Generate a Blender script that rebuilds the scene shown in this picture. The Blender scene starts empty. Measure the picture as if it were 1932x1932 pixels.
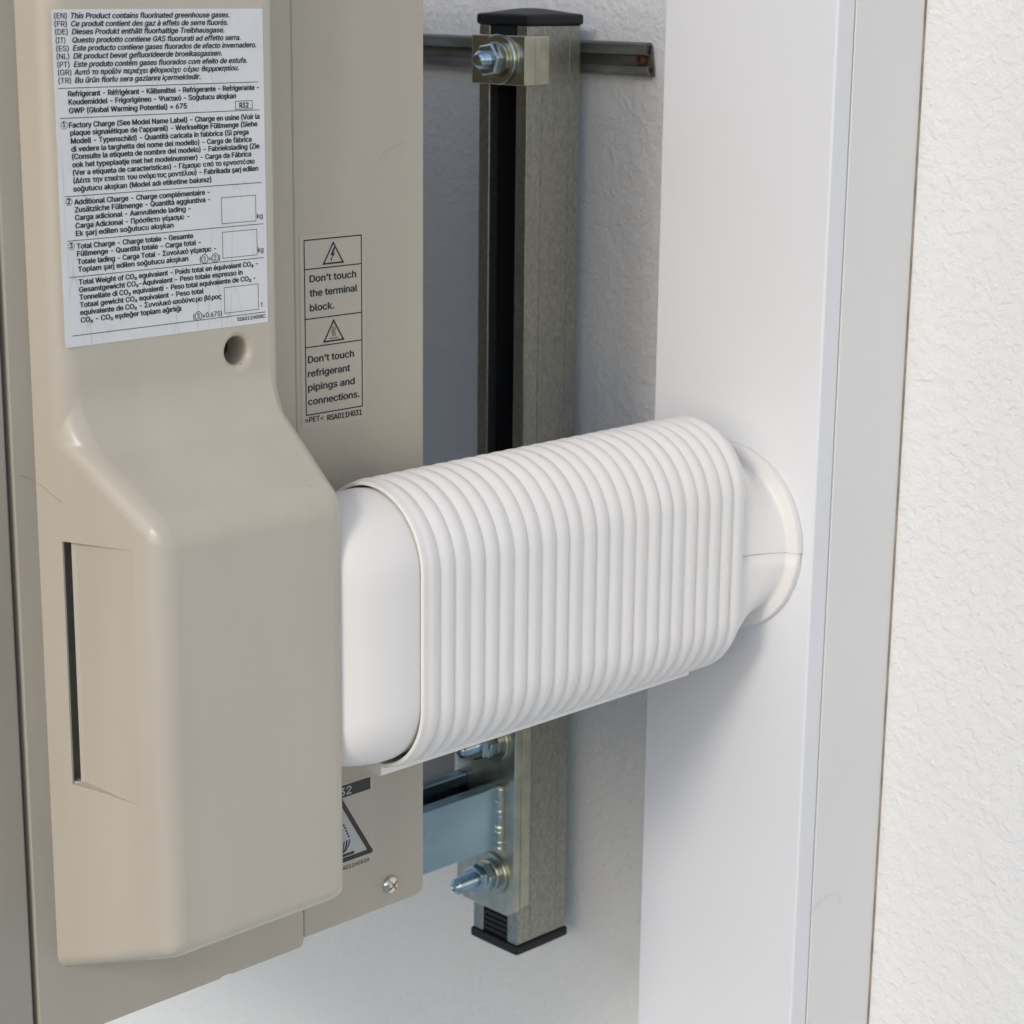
import bpy, bmesh, math, random
from mathutils import Vector, Matrix
from math import pi, sin, cos, radians
random.seed(4)
S = bpy.context.scene
COL = S.collection

# ------------------------------------------------------------------ camera
cam_d = bpy.data.cameras.new("camera")
cam = bpy.data.objects.new("camera", cam_d)
COL.objects.link(cam)
S.camera = cam
cam_d.sensor_width = 36.0
cam_d.lens = 3994.728 / 1932 * 36
cam_d.clip_start = 0.02
cam_d.clip_end = 400
right = Vector((0.69766469, 0.71634669, 0.01055458))
up = Vector((-0.18306386, 0.16400772, 0.96932404))
fwd = Vector((-0.69264104, 0.67819531, -0.24555958))
m3 = Matrix((right, up, -fwd)).transposed()
cam.matrix_world = m3.to_4x4()
cam_d.dof.use_dof = True
cam_d.dof.focus_distance = 0.96
cam_d.dof.aperture_fstop = 26
S.render.resolution_x = 1024
S.render.resolution_y = 1024

# ------------------------------------------------------------------ sky, sun, exposure
SUN_EL = radians(28)
SUN_AZ = radians(16)          # to the right of the wall normal
to_sun = Vector((sin(SUN_AZ) * cos(SUN_EL), -cos(SUN_AZ) * cos(SUN_EL), sin(SUN_EL)))
W = bpy.data.worlds.new("World")
S.world = W
W.use_nodes = True
nt = W.node_tree
bg = nt.nodes["Background"]
sky = nt.nodes.new("ShaderNodeTexSky")
sky.sky_type = 'NISHITA'
sky.sun_disc = False
sky.sun_elevation = SUN_EL
sky.sun_rotation = math.atan2(to_sun.x, to_sun.y)
sky.air_density = 1.0
sky.dust_density = 1.15
sky.ozone_density = 1.3
nt.links.new(sky.outputs[0], bg.inputs[0])
bg.inputs[1].default_value = 0.15
sun_d = bpy.data.lights.new("sun", 'SUN')
sun_d.energy = 0.82
sun_d.angle = radians(10)
sun_d.color = (1.0, 0.985, 0.965)
sun = bpy.data.objects.new("sun", sun_d)
COL.objects.link(sun)
sun.rotation_euler = to_sun.to_track_quat('Z', 'Y').to_euler()
S.view_settings.view_transform = 'Standard'
S.view_settings.look = 'None'
S.view_settings.exposure = 0.06
S.view_settings.gamma = 1.0
S.render.engine = 'CYCLES'

# ------------------------------------------------------------------ helpers
def link(o, parent=None):
    COL.objects.link(o)
    if parent is not None:
        o.parent = parent
    return o

def tag(o, label=None, cat=None, group=None, kind=None):
    if label: o['label'] = label
    if cat: o['category'] = cat
    if group: o['group'] = group
    if kind: o['kind'] = kind
    return o

def empty(name, loc, label, cat, group=None):
    o = bpy.data.objects.new(name, None)
    o.location = loc
    o.empty_display_size = 0.02
    COL.objects.link(o)
    return tag(o, label, cat, group)

def obj(name, bm, mat, parent=None, smooth=None, bevel=0, seg=3, weights=False, recalc=True):
    """link a bmesh given in world coordinates as one mesh object"""
    if recalc:
        bmesh.ops.recalc_face_normals(bm, faces=bm.faces)
    me = bpy.data.meshes.new(name)
    if parent is not None:
        # parents are only translated, and never nested with offsets
        off = parent_offset(parent)
        bmesh.ops.translate(bm, verts=bm.verts, vec=-off)
    bm.to_mesh(me)
    bm.free()
    me.materials.append(mat)
    o = bpy.data.objects.new(name, me)
    link(o, parent)
    if bevel:
        b = o.modifiers.new("bevel", 'BEVEL')
        b.width = bevel
        b.segments = seg
        b.limit_method = 'WEIGHT' if weights else 'ANGLE'
        b.angle_limit = radians(30)
        b.harden_normals = True
    if smooth is not None:
        for p in me.polygons: p.use_smooth = True
        me.set_sharp_from_angle(angle=radians(smooth))
    elif bevel:
        for p in me.polygons: p.use_smooth = True
        me.set_sharp_from_angle(angle=radians(30))
    return o

def parent_offset(p):
    v = Vector((0, 0, 0))
    while p is not None:
        v += p.location
        p = p.parent
    return v

def box(bm, x0, x1, y0, y1, z0, z1):
    vs = [bm.verts.new((x, y, z)) for x in (x0, x1) for y in (y0, y1) for z in (z0, z1)]
    for f in ((0, 1, 3, 2), (4, 6, 7, 5), (0, 4, 5, 1), (2, 3, 7, 6), (0, 2, 6, 4), (1, 5, 7, 3)):
        bm.faces.new([vs[i] for i in f])
    return vs

def BM(): return bmesh.new()

def mbox(*a):
    bm = BM()
    box(bm, *a)
    return bm

def prism(bm, pts, axis, a0, a1):
    """extrude a 2-D outline along an axis; pts are the other two coordinates in xyz order"""
    def mk(p, a):
        c = list(p)
        c.insert('xyz'.index(axis), a)
        return bm.verts.new(c)
    A = [mk(p, a0) for p in pts]
    B = [mk(p, a1) for p in pts]
    n = len(pts)
    bm.faces.new(A)
    bm.faces.new(B[::-1])
    for i in range(n):
        bm.faces.new((A[i], B[i], B[(i + 1) % n], A[(i + 1) % n]))

def lathe(bm, prof, centre, axis, n=32, cap=True, ph=0.0):
    """prof: list of (distance along axis, radius)"""
    ax = {'x': Vector((1, 0, 0)), 'y': Vector((0, 1, 0)), 'z': Vector((0, 0, 1))}[axis]
    u = Vector((0, 0, 1)) if axis != 'z' else Vector((1, 0, 0))
    v = ax.cross(u)
    c = Vector(centre)
    rings = []
    for d, r in prof:
        if r < 1e-7:
            rings.append([bm.verts.new(c + ax * d)])
        else:
            rings.append([bm.verts.new(c + ax * d + (u * cos(ph + 2 * pi * i / n) + v * sin(ph + 2 * pi * i / n)) * r) for i in range(n)])
    for a, b in zip(rings, rings[1:]):
        for i in range(n):
            j = (i + 1) % n
            if len(a) == 1 and len(b) == 1: continue
            if len(a) == 1: bm.faces.new((a[0], b[i], b[j]))
            elif len(b) == 1: bm.faces.new((a[i], b[0], a[j]))
            else: bm.faces.new((a[i], b[i], b[j], a[j]))
    if cap:
        for r in (rings[0], rings[-1]):
            if len(r) > 1: bm.faces.new(r)
    return rings

def tube(bm, pts, r, n=6):
    pts = [Vector(p) for p in pts]
    rings = []
    for i, p in enumerate(pts):
        t = (pts[min(i + 1, len(pts) - 1)] - pts[max(i - 1, 0)]).normalized()
        a = t.cross(Vector((0.3, 0.5, 0.8))).normalized()
        b = t.cross(a)
        rings.append([bm.verts.new(p + (a * cos(2 * pi * k / n) + b * sin(2 * pi * k / n)) * r) for k in range(n)])
    for a, b in zip(rings, rings[1:]):
        for k in range(n):
            bm.faces.new((a[k], b[k], b[(k + 1) % n], a[(k + 1) % n]))
    bm.faces.new(rings[0]); bm.faces.new(rings[-1])

def bake(o):
    """apply all modifiers of an object"""
    dg = bpy.context.evaluated_depsgraph_get()
    dg.update()
    me = bpy.data.meshes.new_from_object(o.evaluated_get(dg), preserve_all_data_layers=True, depsgraph=dg)
    old = o.data
    o.modifiers.clear()
    o.data = me
    me.name = old.name
    return o

def cut(o, cutter_bm):
    bmesh.ops.recalc_face_normals(cutter_bm, faces=cutter_bm.faces)
    me = bpy.data.meshes.new("cutter")
    off = parent_offset(o.parent)
    bmesh.ops.translate(cutter_bm, verts=cutter_bm.verts, vec=-off)
    cutter_bm.to_mesh(me); cutter_bm.free()
    c = bpy.data.objects.new("cutter", me)
    link(c, o.parent)
    m = o.modifiers.new("b", 'BOOLEAN')
    m.object = c
    m.operation = 'DIFFERENCE'
    m.solver = 'EXACT'
    bake(o)
    bpy.data.objects.remove(c)

# ------------------------------------------------------------------ materials
def mat(name, col, rough=0.5, metal=0.0, var=0.0, vscale=40.0, bump=0.0, bscale=900.0, spec=0.5, col2=None,
        stretch=None, specks=0.0, speck_col=(0.06, 0.05, 0.04), speck_scale=90.0, rvar=0.0, detail=4.0, emis=None):
    m = bpy.data.materials.new(name)
    m.use_nodes = True
    n = m.node_tree; N = n.nodes; L = n.links
    b = N["Principled BSDF"]
    b.inputs['Base Color'].default_value = (*col, 1)
    b.inputs['Roughness'].default_value = rough
    b.inputs['Metallic'].default_value = metal
    b.inputs['Specular IOR Level'].default_value = spec
    tc = N.new('ShaderNodeNewGeometry')
    src = tc.outputs['Position']
    if stretch:
        mp = N.new('ShaderNodeVectorMath'); mp.operation = 'MULTIPLY'
        mp.inputs[1].default_value = stretch
        L.new(src, mp.inputs[0]); vsrc = mp.outputs[0]
    else:
        vsrc = src
    colsock = None
    if var or col2:
        nz = N.new('ShaderNodeTexNoise'); nz.inputs['Scale'].default_value = vscale
        nz.inputs['Detail'].default_value = detail
        L.new(vsrc, nz.inputs['Vector'])
        rp = N.new('ShaderNodeMapRange')
        rp.inputs[1].default_value = 0.32; rp.inputs[2].default_value = 0.68
        L.new(nz.outputs['Fac'], rp.inputs[0])
        mx = N.new('ShaderNodeMix'); mx.data_type = 'RGBA'
        c2 = col2 if col2 else tuple(c * (1 - var) for c in col)
        mx.inputs[6].default_value = (*col, 1); mx.inputs[7].default_value = (*c2, 1)
        L.new(rp.outputs[0], mx.inputs[0])
        colsock = mx.outputs[2]
        if rvar:
            rr = N.new('ShaderNodeMapRange')
            rr.inputs[3].default_value = rough - rvar; rr.inputs[4].default_value = rough + rvar
            L.new(nz.outputs['Fac'], rr.inputs[0]); L.new(rr.outputs[0], b.inputs['Roughness'])
    if specks:
        vo = N.new('ShaderNodeTexVoronoi'); vo.inputs['Scale'].default_value = speck_scale
        L.new(src, vo.inputs['Vector'])
        d = N.new('ShaderNodeMath'); d.operation = 'LESS_THAN'; d.inputs[1].default_value = 0.045
        L.new(vo.outputs['Distance'], d.inputs[0])
        wn = N.new('ShaderNodeSeparateColor'); L.new(vo.outputs['Color'], wn.inputs[0])
        g = N.new('ShaderNodeMath'); g.operation = 'LESS_THAN'; g.inputs[1].default_value = specks
        L.new(wn.outputs[0], g.inputs[0])
        mu = N.new('ShaderNodeMath'); mu.operation = 'MULTIPLY'
        L.new(d.outputs[0], mu.inputs[0]); L.new(g.outputs[0], mu.inputs[1])
        mx2 = N.new('ShaderNodeMix'); mx2.data_type = 'RGBA'
        L.new(mu.outputs[0], mx2.inputs[0])
        if colsock: L.new(colsock, mx2.inputs[6])
        else: mx2.inputs[6].default_value = (*col, 1)
        mx2.inputs[7].default_value = (*speck_col, 1)
        colsock = mx2.outputs[2]
    if colsock: L.new(colsock, b.inputs['Base Color'])
    if bump:
        nb = N.new('ShaderNodeTexNoise'); nb.inputs['Scale'].default_value = bscale
        nb.inputs['Detail'].default_value = 3
        L.new(src, nb.inputs['Vector'])
        bp = N.new('ShaderNodeBump'); bp.inputs['Strength'].default_value = 1.0
        bp.inputs['Distance'].default_value = bump
        L.new(nb.outputs['Fac'], bp.inputs['Height']); L.new(bp.outputs[0], b.inputs['Normal'])
    return m

def plaster():
    m = bpy.data.materials.new("rough_plaster")
    m.use_nodes = True
    n = m.node_tree; N = n.nodes; L = n.links
    b = N["Principled BSDF"]
    b.inputs['Roughness'].default_value = 0.9
    b.inputs['Specular IOR Level'].default_value = 0.15
    g = N.new('ShaderNodeNewGeometry')
    wp = N.new('ShaderNodeTexNoise'); wp.inputs['Scale'].default_value = 60; wp.inputs['Detail'].default_value = 2
    L.new(g.outputs['Position'], wp.inputs['Vector'])
    wa = N.new('ShaderNodeVectorMath'); wa.operation = 'MULTIPLY_ADD'
    wa.inputs[1].default_value = (0.007, 0.007, 0.007)
    L.new(wp.outputs['Color'], wa.inputs[0]); L.new(g.outputs['Position'], wa.inputs[2])
    a = N.new('ShaderNodeTexNoise'); a.inputs['Scale'].default_value = 175; a.inputs['Detail'].default_value = 3.5; a.inputs['Roughness'].default_value = 0.55
    L.new(wa.outputs[0], a.inputs['Vector'])
    c = N.new('ShaderNodeTexNoise'); c.inputs['Scale'].default_value = 800; c.inputs['Detail'].default_value = 4
    L.new(wa.outputs[0], c.inputs['Vector'])
    ra = N.new('ShaderNodeMapRange'); ra.interpolation_type = 'SMOOTHSTEP'
    ra.inputs[1].default_value = 0.30; ra.inputs[2].default_value = 0.72
    L.new(a.outputs['Fac'], ra.inputs[0])
    ad = N.new('ShaderNodeMath'); ad.operation = 'MULTIPLY_ADD'; ad.inputs[1].default_value = 0.45
    L.new(c.outputs['Fac'], ad.inputs[0]); L.new(ra.outputs[0], ad.inputs[2])
    bp = N.new('ShaderNodeBump'); bp.inputs['Strength'].default_value = 1.0; bp.inputs['Distance'].default_value = 0.00065
    L.new(ad.outputs[0], bp.inputs['Height']); L.new(bp.outputs[0], b.inputs['Normal'])
    # faint overall unevenness of the paint
    d = N.new('ShaderNodeTexNoise'); d.inputs['Scale'].default_value = 9; d.inputs['Detail'].default_value = 5
    L.new(g.outputs['Position'], d.inputs['Vector'])
    mx = N.new('ShaderNodeMix'); mx.data_type = 'RGBA'
    mx.inputs[6].default_value = (0.835, 0.825, 0.80, 1); mx.inputs[7].default_value = (0.80, 0.79, 0.765, 1)
    L.new(d.outputs['Fac'], mx.inputs[0]); L.new(mx.outputs[2], b.inputs['Base Color'])
    return m

M = {}
M['wall'] = plaster()
M['ivory'] = mat('ivory_plastic', (0.565, 0.503, 0.405), 0.27, var=0.07, vscale=30, stretch=(1, 1, 0.2), bump=0.00004, bscale=2500, specks=0.09, speck_scale=110)
M['enamel'] = mat('painted_sheet_metal', (0.475, 0.424, 0.34), 0.40, var=0.07, vscale=24, stretch=(1, 1, 0.2), bump=0.00003, bscale=1800, specks=0.06, speck_scale=100)
M['enamel_shaded'] = mat('shaded_front_panel', (0.37, 0.335, 0.275), 0.45, var=0.05, vscale=10, bump=0.00003, bscale=1800)  # darker enamel with the shade on the front strip put into its colour
M['gap'] = mat('dark_gap', (0.03, 0.028, 0.025), 0.8)  # near-black: the shade in open gaps and holes as a colour
M['white'] = mat('white_plastic', (0.88, 0.84, 0.785), 0.40, var=0.03, vscale=18, bump=0.00001, bscale=2500, specks=0.012, speck_scale=80)
M['trunk'] = mat('trunking_plastic', (0.83, 0.825, 0.82), 0.33, var=0.025, vscale=8, specks=0.03, speck_scale=45, speck_col=(0.25, 0.2, 0.15))
M['trunk_sidelit'] = mat('trunking_plastic_sidelit', (0.82, 0.80, 0.765), 0.36, var=0.03, vscale=8, specks=0.03, speck_scale=45, speck_col=(0.25, 0.2, 0.15))  # same plastic as the cover; the side's warmer light is in this colour
M['sealant'] = mat('sealant', (0.40, 0.34, 0.26), 0.8, var=0.5, vscale=60)
M['galv'] = mat('galvanised_steel', (0.50, 0.50, 0.44), 0.34, metal=0.92, col2=(0.36, 0.36, 0.32), vscale=520, stretch=(1, 1, 0.65), bump=0.00006, bscale=700, rvar=0.12, detail=6)
M['galv_shaded'] = mat('galvanised_shaded', (0.16, 0.17, 0.18), 0.45, metal=0.8, var=0.4, vscale=200, stretch=(1, 1, 0.2))  # darker copy of the galvanised steel, lip shade in its colour; unused
M['rail'] = mat('rail_steel', (0.30, 0.30, 0.28), 0.48, metal=0.7, col2=(0.14, 0.14, 0.13), vscale=120, stretch=(0.2, 1, 1), bump=0.00004, bscale=600)
M['zinc'] = mat('zinc_plate', (0.62, 0.63, 0.55), 0.24, metal=1.0, col2=(0.50, 0.50, 0.40), vscale=60, bump=0.00004, bscale=500, rvar=0.08)
M['yzinc'] = mat('yellow_zinc_plate', (0.72, 0.68, 0.50), 0.30, metal=0.9, col2=(0.50, 0.53, 0.45), vscale=80, bump=0.00004, bscale=500)
M['bzinc'] = mat('blue_zinc_arm', (0.56, 0.80, 0.94), 0.28, metal=0.9, col2=(0.42, 0.60, 0.70), vscale=22, stretch=(1, 0.35, 1), bump=0.00003, bscale=400, rvar=0.06)
M['bolt'] = mat('bright_zinc_bolt', (0.56, 0.68, 0.72), 0.22, metal=1.0, var=0.25, vscale=200)
M['black'] = mat('black_plastic', (0.016, 0.017, 0.018), 0.55, var=0.3, vscale=100, bump=0.00003, bscale=900)
M['inside'] = mat('channel_shade', (0.02, 0.02, 0.02), 0.8)  # near-black: shade within the open channels put into the colour
M['coil'] = mat('coil_bounce', (0.24, 0.19, 0.13), 0.6, metal=0.3, var=0.3, vscale=200)  # unseen; warm brown chosen to bounce light onto the wall behind
M['rust'] = mat('rusty_screw', (0.12, 0.05, 0.022), 0.8, var=0.5, vscale=300)
M['grey'] = mat('grey_foot_metal', (0.46, 0.455, 0.45), 0.5, var=0.08, vscale=60)
M['screw'] = mat('nickel_screw', (0.72, 0.66, 0.56), 0.22, metal=1.0)
M['ink'] = mat('black_ink', (0.010, 0.010, 0.011), 0.55)
M['ink_thin'] = mat('sign_ink', (0.012, 0.015, 0.02), 0.45)
M['clear'] = mat('clear_sticker', (0.49, 0.435, 0.35), 0.36, var=0.04, vscale=30)
M['paleprint'] = mat('pale_print', (0.46, 0.47, 0.46), 0.5)
M['hair'] = mat('dark_hair', (0.20, 0.165, 0.12), 0.5)
M['ground'] = mat('bluish_bounce_ground', (0.37, 0.43, 0.50), 0.9, var=0.15, vscale=3, bump=0.001, bscale=60)  # unseen ground, tinted blue to throw cool light up from below

def paper():
    m = mat('label_paper', (0.76, 0.76, 0.745), 0.34, var=0.05, vscale=60)
    n = m.node_tree; N = n.nodes; L = n.links
    b = N["Principled BSDF"]
    g = N.new('ShaderNodeNewGeometry')
    mp = N.new('ShaderNodeVectorMath'); mp.operation = 'MULTIPLY'; mp.inputs[1].default_value = (1, 1, 0.12)
    L.new(g.outputs['Position'], mp.inputs[0])
    v = N.new('ShaderNodeTexVoronoi'); v.feature = 'DISTANCE_TO_EDGE'; v.inputs['Scale'].default_value = 150
    nz = N.new('ShaderNodeTexNoise'); nz.inputs['Scale'].default_value = 90
    L.new(mp.outputs[0], nz.inputs['Vector'])
    ma = N.new('ShaderNodeVectorMath'); ma.operation = 'MULTIPLY_ADD'; ma.inputs[1].default_value = (0.01, 0.01, 0.01)
    L.new(nz.outputs['Color'], ma.inputs[0]); L.new(mp.outputs[0], ma.inputs[2])
    L.new(ma.outputs[0], v.inputs['Vector'])
    lt = N.new('ShaderNodeMapRange'); lt.inputs[1].default_value = 0.0; lt.inputs[2].default_value = 0.03
    lt.inputs[3].default_value = 0.30; lt.inputs[4].default_value = 0.0
    L.new(v.outputs['Distance'], lt.inputs[0])
    ms = N.new('ShaderNodeTexNoise'); ms.inputs['Scale'].default_value = 35
    L.new(g.outputs['Position'], ms.inputs['Vector'])
    mk = N.new('ShaderNodeMapRange'); mk.inputs[1].default_value = 0.45; mk.inputs[2].default_value = 0.6
    L.new(ms.outputs['Fac'], mk.inputs[0])
    mm = N.new('ShaderNodeMath'); mm.operation = 'MULTIPLY'
    L.new(lt.outputs[0], mm.inputs[0]); L.new(mk.outputs[0], mm.inputs[1])
    old = b.inputs['Base Color'].links[0].from_socket
    mx = N.new('ShaderNodeMix'); mx.data_type = 'RGBA'
    mx.inputs[7].default_value = (0.25, 0.25, 0.25, 1)
    L.new(mm.outputs[0], mx.inputs[0]); L.new(old, mx.inputs[6]); L.new(mx.outputs[2], b.inputs['Base Color'])
    return m
M['paper'] = paper()
INFO_LINES = [
    ('(EN)', 0.46564, -0.01817, 0.47132, 0.00195, 'r'),
    ('This Product contains fluorinated greenhouse gases.', 0.47327, -0.01816, 0.55054, 0.00195, 'i'),
    ('(FR)', 0.46563, -0.02124, 0.47117, 0.00195, 'r'),
    ('Ce produit contient des gaz à effets de serre fluorés.', 0.47326, -0.02125, 0.54966, 0.00195, 'i'),
    ('(DE)', 0.46575, -0.02432, 0.47144, 0.00195, 'r'),
    ('Dieses Produkt enthält fluorhaltige Treibhausgase.', 0.4734, -0.02429, 0.54769, 0.00195, 'i'),
    ('(IT)', 0.46587, -0.02758, 0.47017, 0.00195, 'r'),
    ('Questo prodotto contiene GAS fluorurati ad effetto serra.', 0.47353, -0.02751, 0.55607, 0.00195, 'i'),
    ('(ES)', 0.46599, -0.03073, 0.47163, 0.00195, 'r'),
    ('Este producto contiene gases fluorados de efecto invernadero.', 0.47359, -0.03062, 0.56426, 0.00195, 'i'),
    ('(NL)', 0.46598, -0.03377, 0.47169, 0.00195, 'r'),
    ('Dit product bevat gefluorideerde broeikasgassen.', 0.47366, -0.03374, 0.54616, 0.00195, 'i'),
    ('(PT)', 0.46611, -0.03693, 0.47168, 0.00195, 'r'),
    ('Este produto contêm gases fluorados com efeito de estufa.', 0.47372, -0.03692, 0.55927, 0.00195, 'i'),
    ('(GR)', 0.46623, -0.03999, 0.47238, 0.00195, 'r'),
    ('Αυτό το προϊόν περιέχει φθοριούχα αέρια θερμοκηπίου.', 0.47378, -0.03999, 0.55487, 0.00195, 'i'),
    ('(TR)', 0.46636, -0.04316, 0.47209, 0.00195, 'r'),
    ('Bu ürün florlu sera gazlarını içermektedir.', 0.47399, -0.04313, 0.53495, 0.00195, 'i'),
    ('Refrigerant - Réfrigérant - Kältemittel - Refrigerante - Refrigerante -', 0.47058, -0.04836, 0.5653, 0.00195, 'b'),
    ('Koudemiddel - Frigorigéneo - Ψυκτικό - Soğutucu akışkan', 0.47064, -0.05156, 0.55312, 0.00195, 'b'),
    ('GWP (Global Warming Potential) = 675', 0.47069, -0.05494, 0.52762, 0.00195, 'b'),
    ('R32', 0.55494, -0.05561, 0.55961, 0.00195, 'b'),
    ('1', 0.46763, -0.06012, 0.46847, 0.00195, 'b'),
    ('Factory Charge (See Model Name Label) - Charge en usine (Voir la', 0.47042, -0.06059, 0.56533, 0.00195, 'b'),
    ("plaque signalétique de l'appareil) - Werkseitige Füllmenge (Siehe", 0.47084, -0.06365, 0.56412, 0.00195, 'b'),
    ('Modell - Typenschild) - Quantità caricata in fabbrica (Si prega', 0.47097, -0.06688, 0.55933, 0.00195, 'b'),
    ('di vedere la targhetta del nome del modello) - Carga de fàbrica', 0.47103, -0.07006, 0.56087, 0.00195, 'b'),
    ('(Consulte la etiqueta de nombre del modelo) - Fabriekslading (Zie', 0.47124, -0.07307, 0.56504, 0.00195, 'b'),
    ('ook het typeplaatje met het modelnummer) - Carga da Fábrica', 0.47123, -0.07626, 0.56047, 0.00195, 'b'),
    ('(Ver a etiqueta de caracteristicas) - Γέμισμα από το ερνοστάσιο', 0.47137, -0.0794, 0.56227, 0.00195, 'b'),
    ('(Δέιτε την ετικέτα του ονόματος μοντέλου) - Fabrikada şarj edilen', 0.47143, -0.08254, 0.56416, 0.00195, 'b'),
    ('soğutucu akışkan (Model adı etiketine bakınız)', 0.47123, -0.08588, 0.5392, 0.00195, 'b'),
    ('2', 0.46831, -0.09061, 0.46941, 0.00195, 'b'),
    ('Additional Charge - Charge complémentaire -', 0.47141, -0.09113, 0.53822, 0.00195, 'b'),
    ('Zusätzliche Füllmenge - Quantità aggiuntiva -', 0.47145, -0.09423, 0.5384, 0.00195, 'b'),
    ('Carga adicional - Aanvullende lading -', 0.47155, -0.09739, 0.52813, 0.00195, 'b'),
    ('Carga Adicional - Πρόσθετο γέμισμα -', 0.47158, -0.10061, 0.52748, 0.00195, 'b'),
    ('Ek şarj edilen soğutucu akışkan', 0.47162, -0.10372, 0.51921, 0.00195, 'b'),
    ('kg', 0.56312, -0.10304, 0.56612, 0.00195, 'r'),
    ('3', 0.46857, -0.1084, 0.46968, 0.00195, 'b'),
    ('Total Charge - Charge totale - Gesamte', 0.47175, -0.10892, 0.5291, 0.00195, 'b'),
    ('Füllmenge - Quantità totale - Carga total -', 0.4718, -0.11194, 0.53281, 0.00195, 'b'),
    ('Totale lading - Carga Total - Συνολικό γέμισμα -', 0.47183, -0.11519, 0.54087, 0.00195, 'b'),
    ('Toplam şarj edilen soğutucu akışkan', 0.47194, -0.11828, 0.52623, 0.00195, 'b'),
    ('(①+②)', 0.53231, -0.11921, 0.54283, 0.00195, 'r'),
    ('kg', 0.56327, -0.1177, 0.56621, 0.00195, 'r'),
    ('Total Weight of CO₂ equivalent - Poids total en équivalent CO₂ -', 0.47207, -0.12347, 0.56292, 0.00195, 'b'),
    ('Gesamtgewicht CO₂-Äquivalent - Peso totale espresso in', 0.47211, -0.12658, 0.5546, 0.00195, 'b'),
    ('Tonnellate di CO₂ equivalenti - Peso total equivalente de CO₂ -', 0.47209, -0.12968, 0.56155, 0.00195, 'b'),
    ('Totaal gewicht CO₂ equivalent - Peso total', 0.47214, -0.1328, 0.5338, 0.00195, 'b'),
    ('equivalente de CO₂ - Συνολικό ισοδύναμο βάρος', 0.47212, -0.13592, 0.54304, 0.00195, 'b'),
    ('CO₂ - CO₂ eşdeğer toplam ağırlığı', 0.47229, -0.13906, 0.52189, 0.00195, 'b'),
    ('(③×0.675)', 0.52814, -0.14331, 0.54319, 0.00195, 'r'),
    ('t', 0.56436, -0.14155, 0.56523, 0.00195, 'r'),
    ('SSA011H008C', 0.55132, -0.14662, 0.56656, 0.0015, 's'),
]
WARN_LINES = [
    ("Don't touch", 0.60798, -0.13702, 0.63553, 0.0031, 'b'),
    ('the terminal', 0.60787, -0.14364, 0.6362, 0.0031, 'b'),
    ('block.', 0.60793, -0.15038, 0.62208, 0.0031, 'b'),
    ("Don't touch", 0.60638, -0.17435, 0.63377, 0.0031, 'b'),
    ('refrigerant', 0.60627, -0.18087, 0.63137, 0.0031, 'b'),
    ('pipings and', 0.60625, -0.18743, 0.6341, 0.0031, 'b'),
    ('connections.', 0.60614, -0.19407, 0.63703, 0.0031, 'b'),
    ('>PET<', 0.60429, -0.20222, 0.61499, 0.0024, 'b'),
    ('RSA011H031', 0.61745, -0.20281, 0.63846, 0.0026, 'b'),
]
FLAM_LINES = [
    ('SA011H053A', 0.62243, -0.43193, 0.64142, 0.0021, 'n'),
]

# ================================================================== setting
g = obj('ground', mbox(-30, 30, -60, 1.0, -1.75, -1.6), M['ground']); tag(g, kind='structure')
wall = obj('plaster_wall', mbox(-6, 5, 0.930, 1.15, -1.6, 2.6), M['wall'])
tag(wall, 'rough white plastered house wall behind the air conditioner and the bracket', 'wall')

# ================================================================== vertical cable trunking
tr = empty('cable_trunking', (-0.7075, 0.93, -0.3), 'smooth white square trunking running up the plastered wall, the ribbed pipe cover enters its front', 'trunking')
TX0, TX1 = -0.7645, -0.651
bm = BM()
prism(bm, [(TX0, 0.8570), (TX1, 0.8570), (TX1, 0.8712), (TX1 - 0.003, 0.8712), (TX1 - 0.003, 0.8602), (TX0 + 0.003, 0.8602), (TX0 + 0.003, 0.8712), (TX0, 0.8712)], 'z', -1.5, 2.2)
obj('front_cover', bm, M['trunk'], tr, bevel=0.0028, seg=5)
bm = BM()
prism(bm, [(TX0 - .0002, 0.8718), (TX0 + 0.003, 0.8718), (TX0 + .003, .9265), (TX1 - .003, .9265), (TX1 - 0.003, 0.8718), (TX1 + .0002, 0.8718), (TX1 + .0002, 0.9292), (TX0 - .0002, 0.9292)], 'z', -1.5, 2.2)
obj('base_channel', bm, M['trunk_sidelit'], tr, bevel=0.0004, seg=2)
bm = BM()
box(bm, TX1 - 0.0025, TX1 + 0.0009, 0.9292, 0.9302, -1.5, 2.2)
obj('sealant_line', bm, M['sealant'], tr)

# ================================================================== mounting rail on the wall
rl = empty('mounting_rail', (-1.1, 0.93, -0.046), 'thin grey steel rail screwed flat to the wall, passing behind the upright channel', 'rail')
bm = BM()
zt, zb, yf, yb = -0.0366, -0.0558, 0.9235, 0.9298
prism(bm, [(yf + .002, zt), (yb, zt + .0), (yb, zb), (yf + .002, zb), (yf, zb + .001), (yf, zb + .0055), (yf + .004, zb + .0062), (yf + .004, zb + .005), (yf + .0015, zb + .0045), (yf + .0018, zb + .0018),
           (yb - .0018, zb + .0018), (yb - .0018, zt - .0018), (yf + .0018, zt - .0018), (yf + .0015, zt - .0058), (yf + .004, zt - .0066), (yf + .004, zt - .0078), (yf, zt - .007), (yf, zt - .001)], 'x', -1.75, -0.8365)
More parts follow.
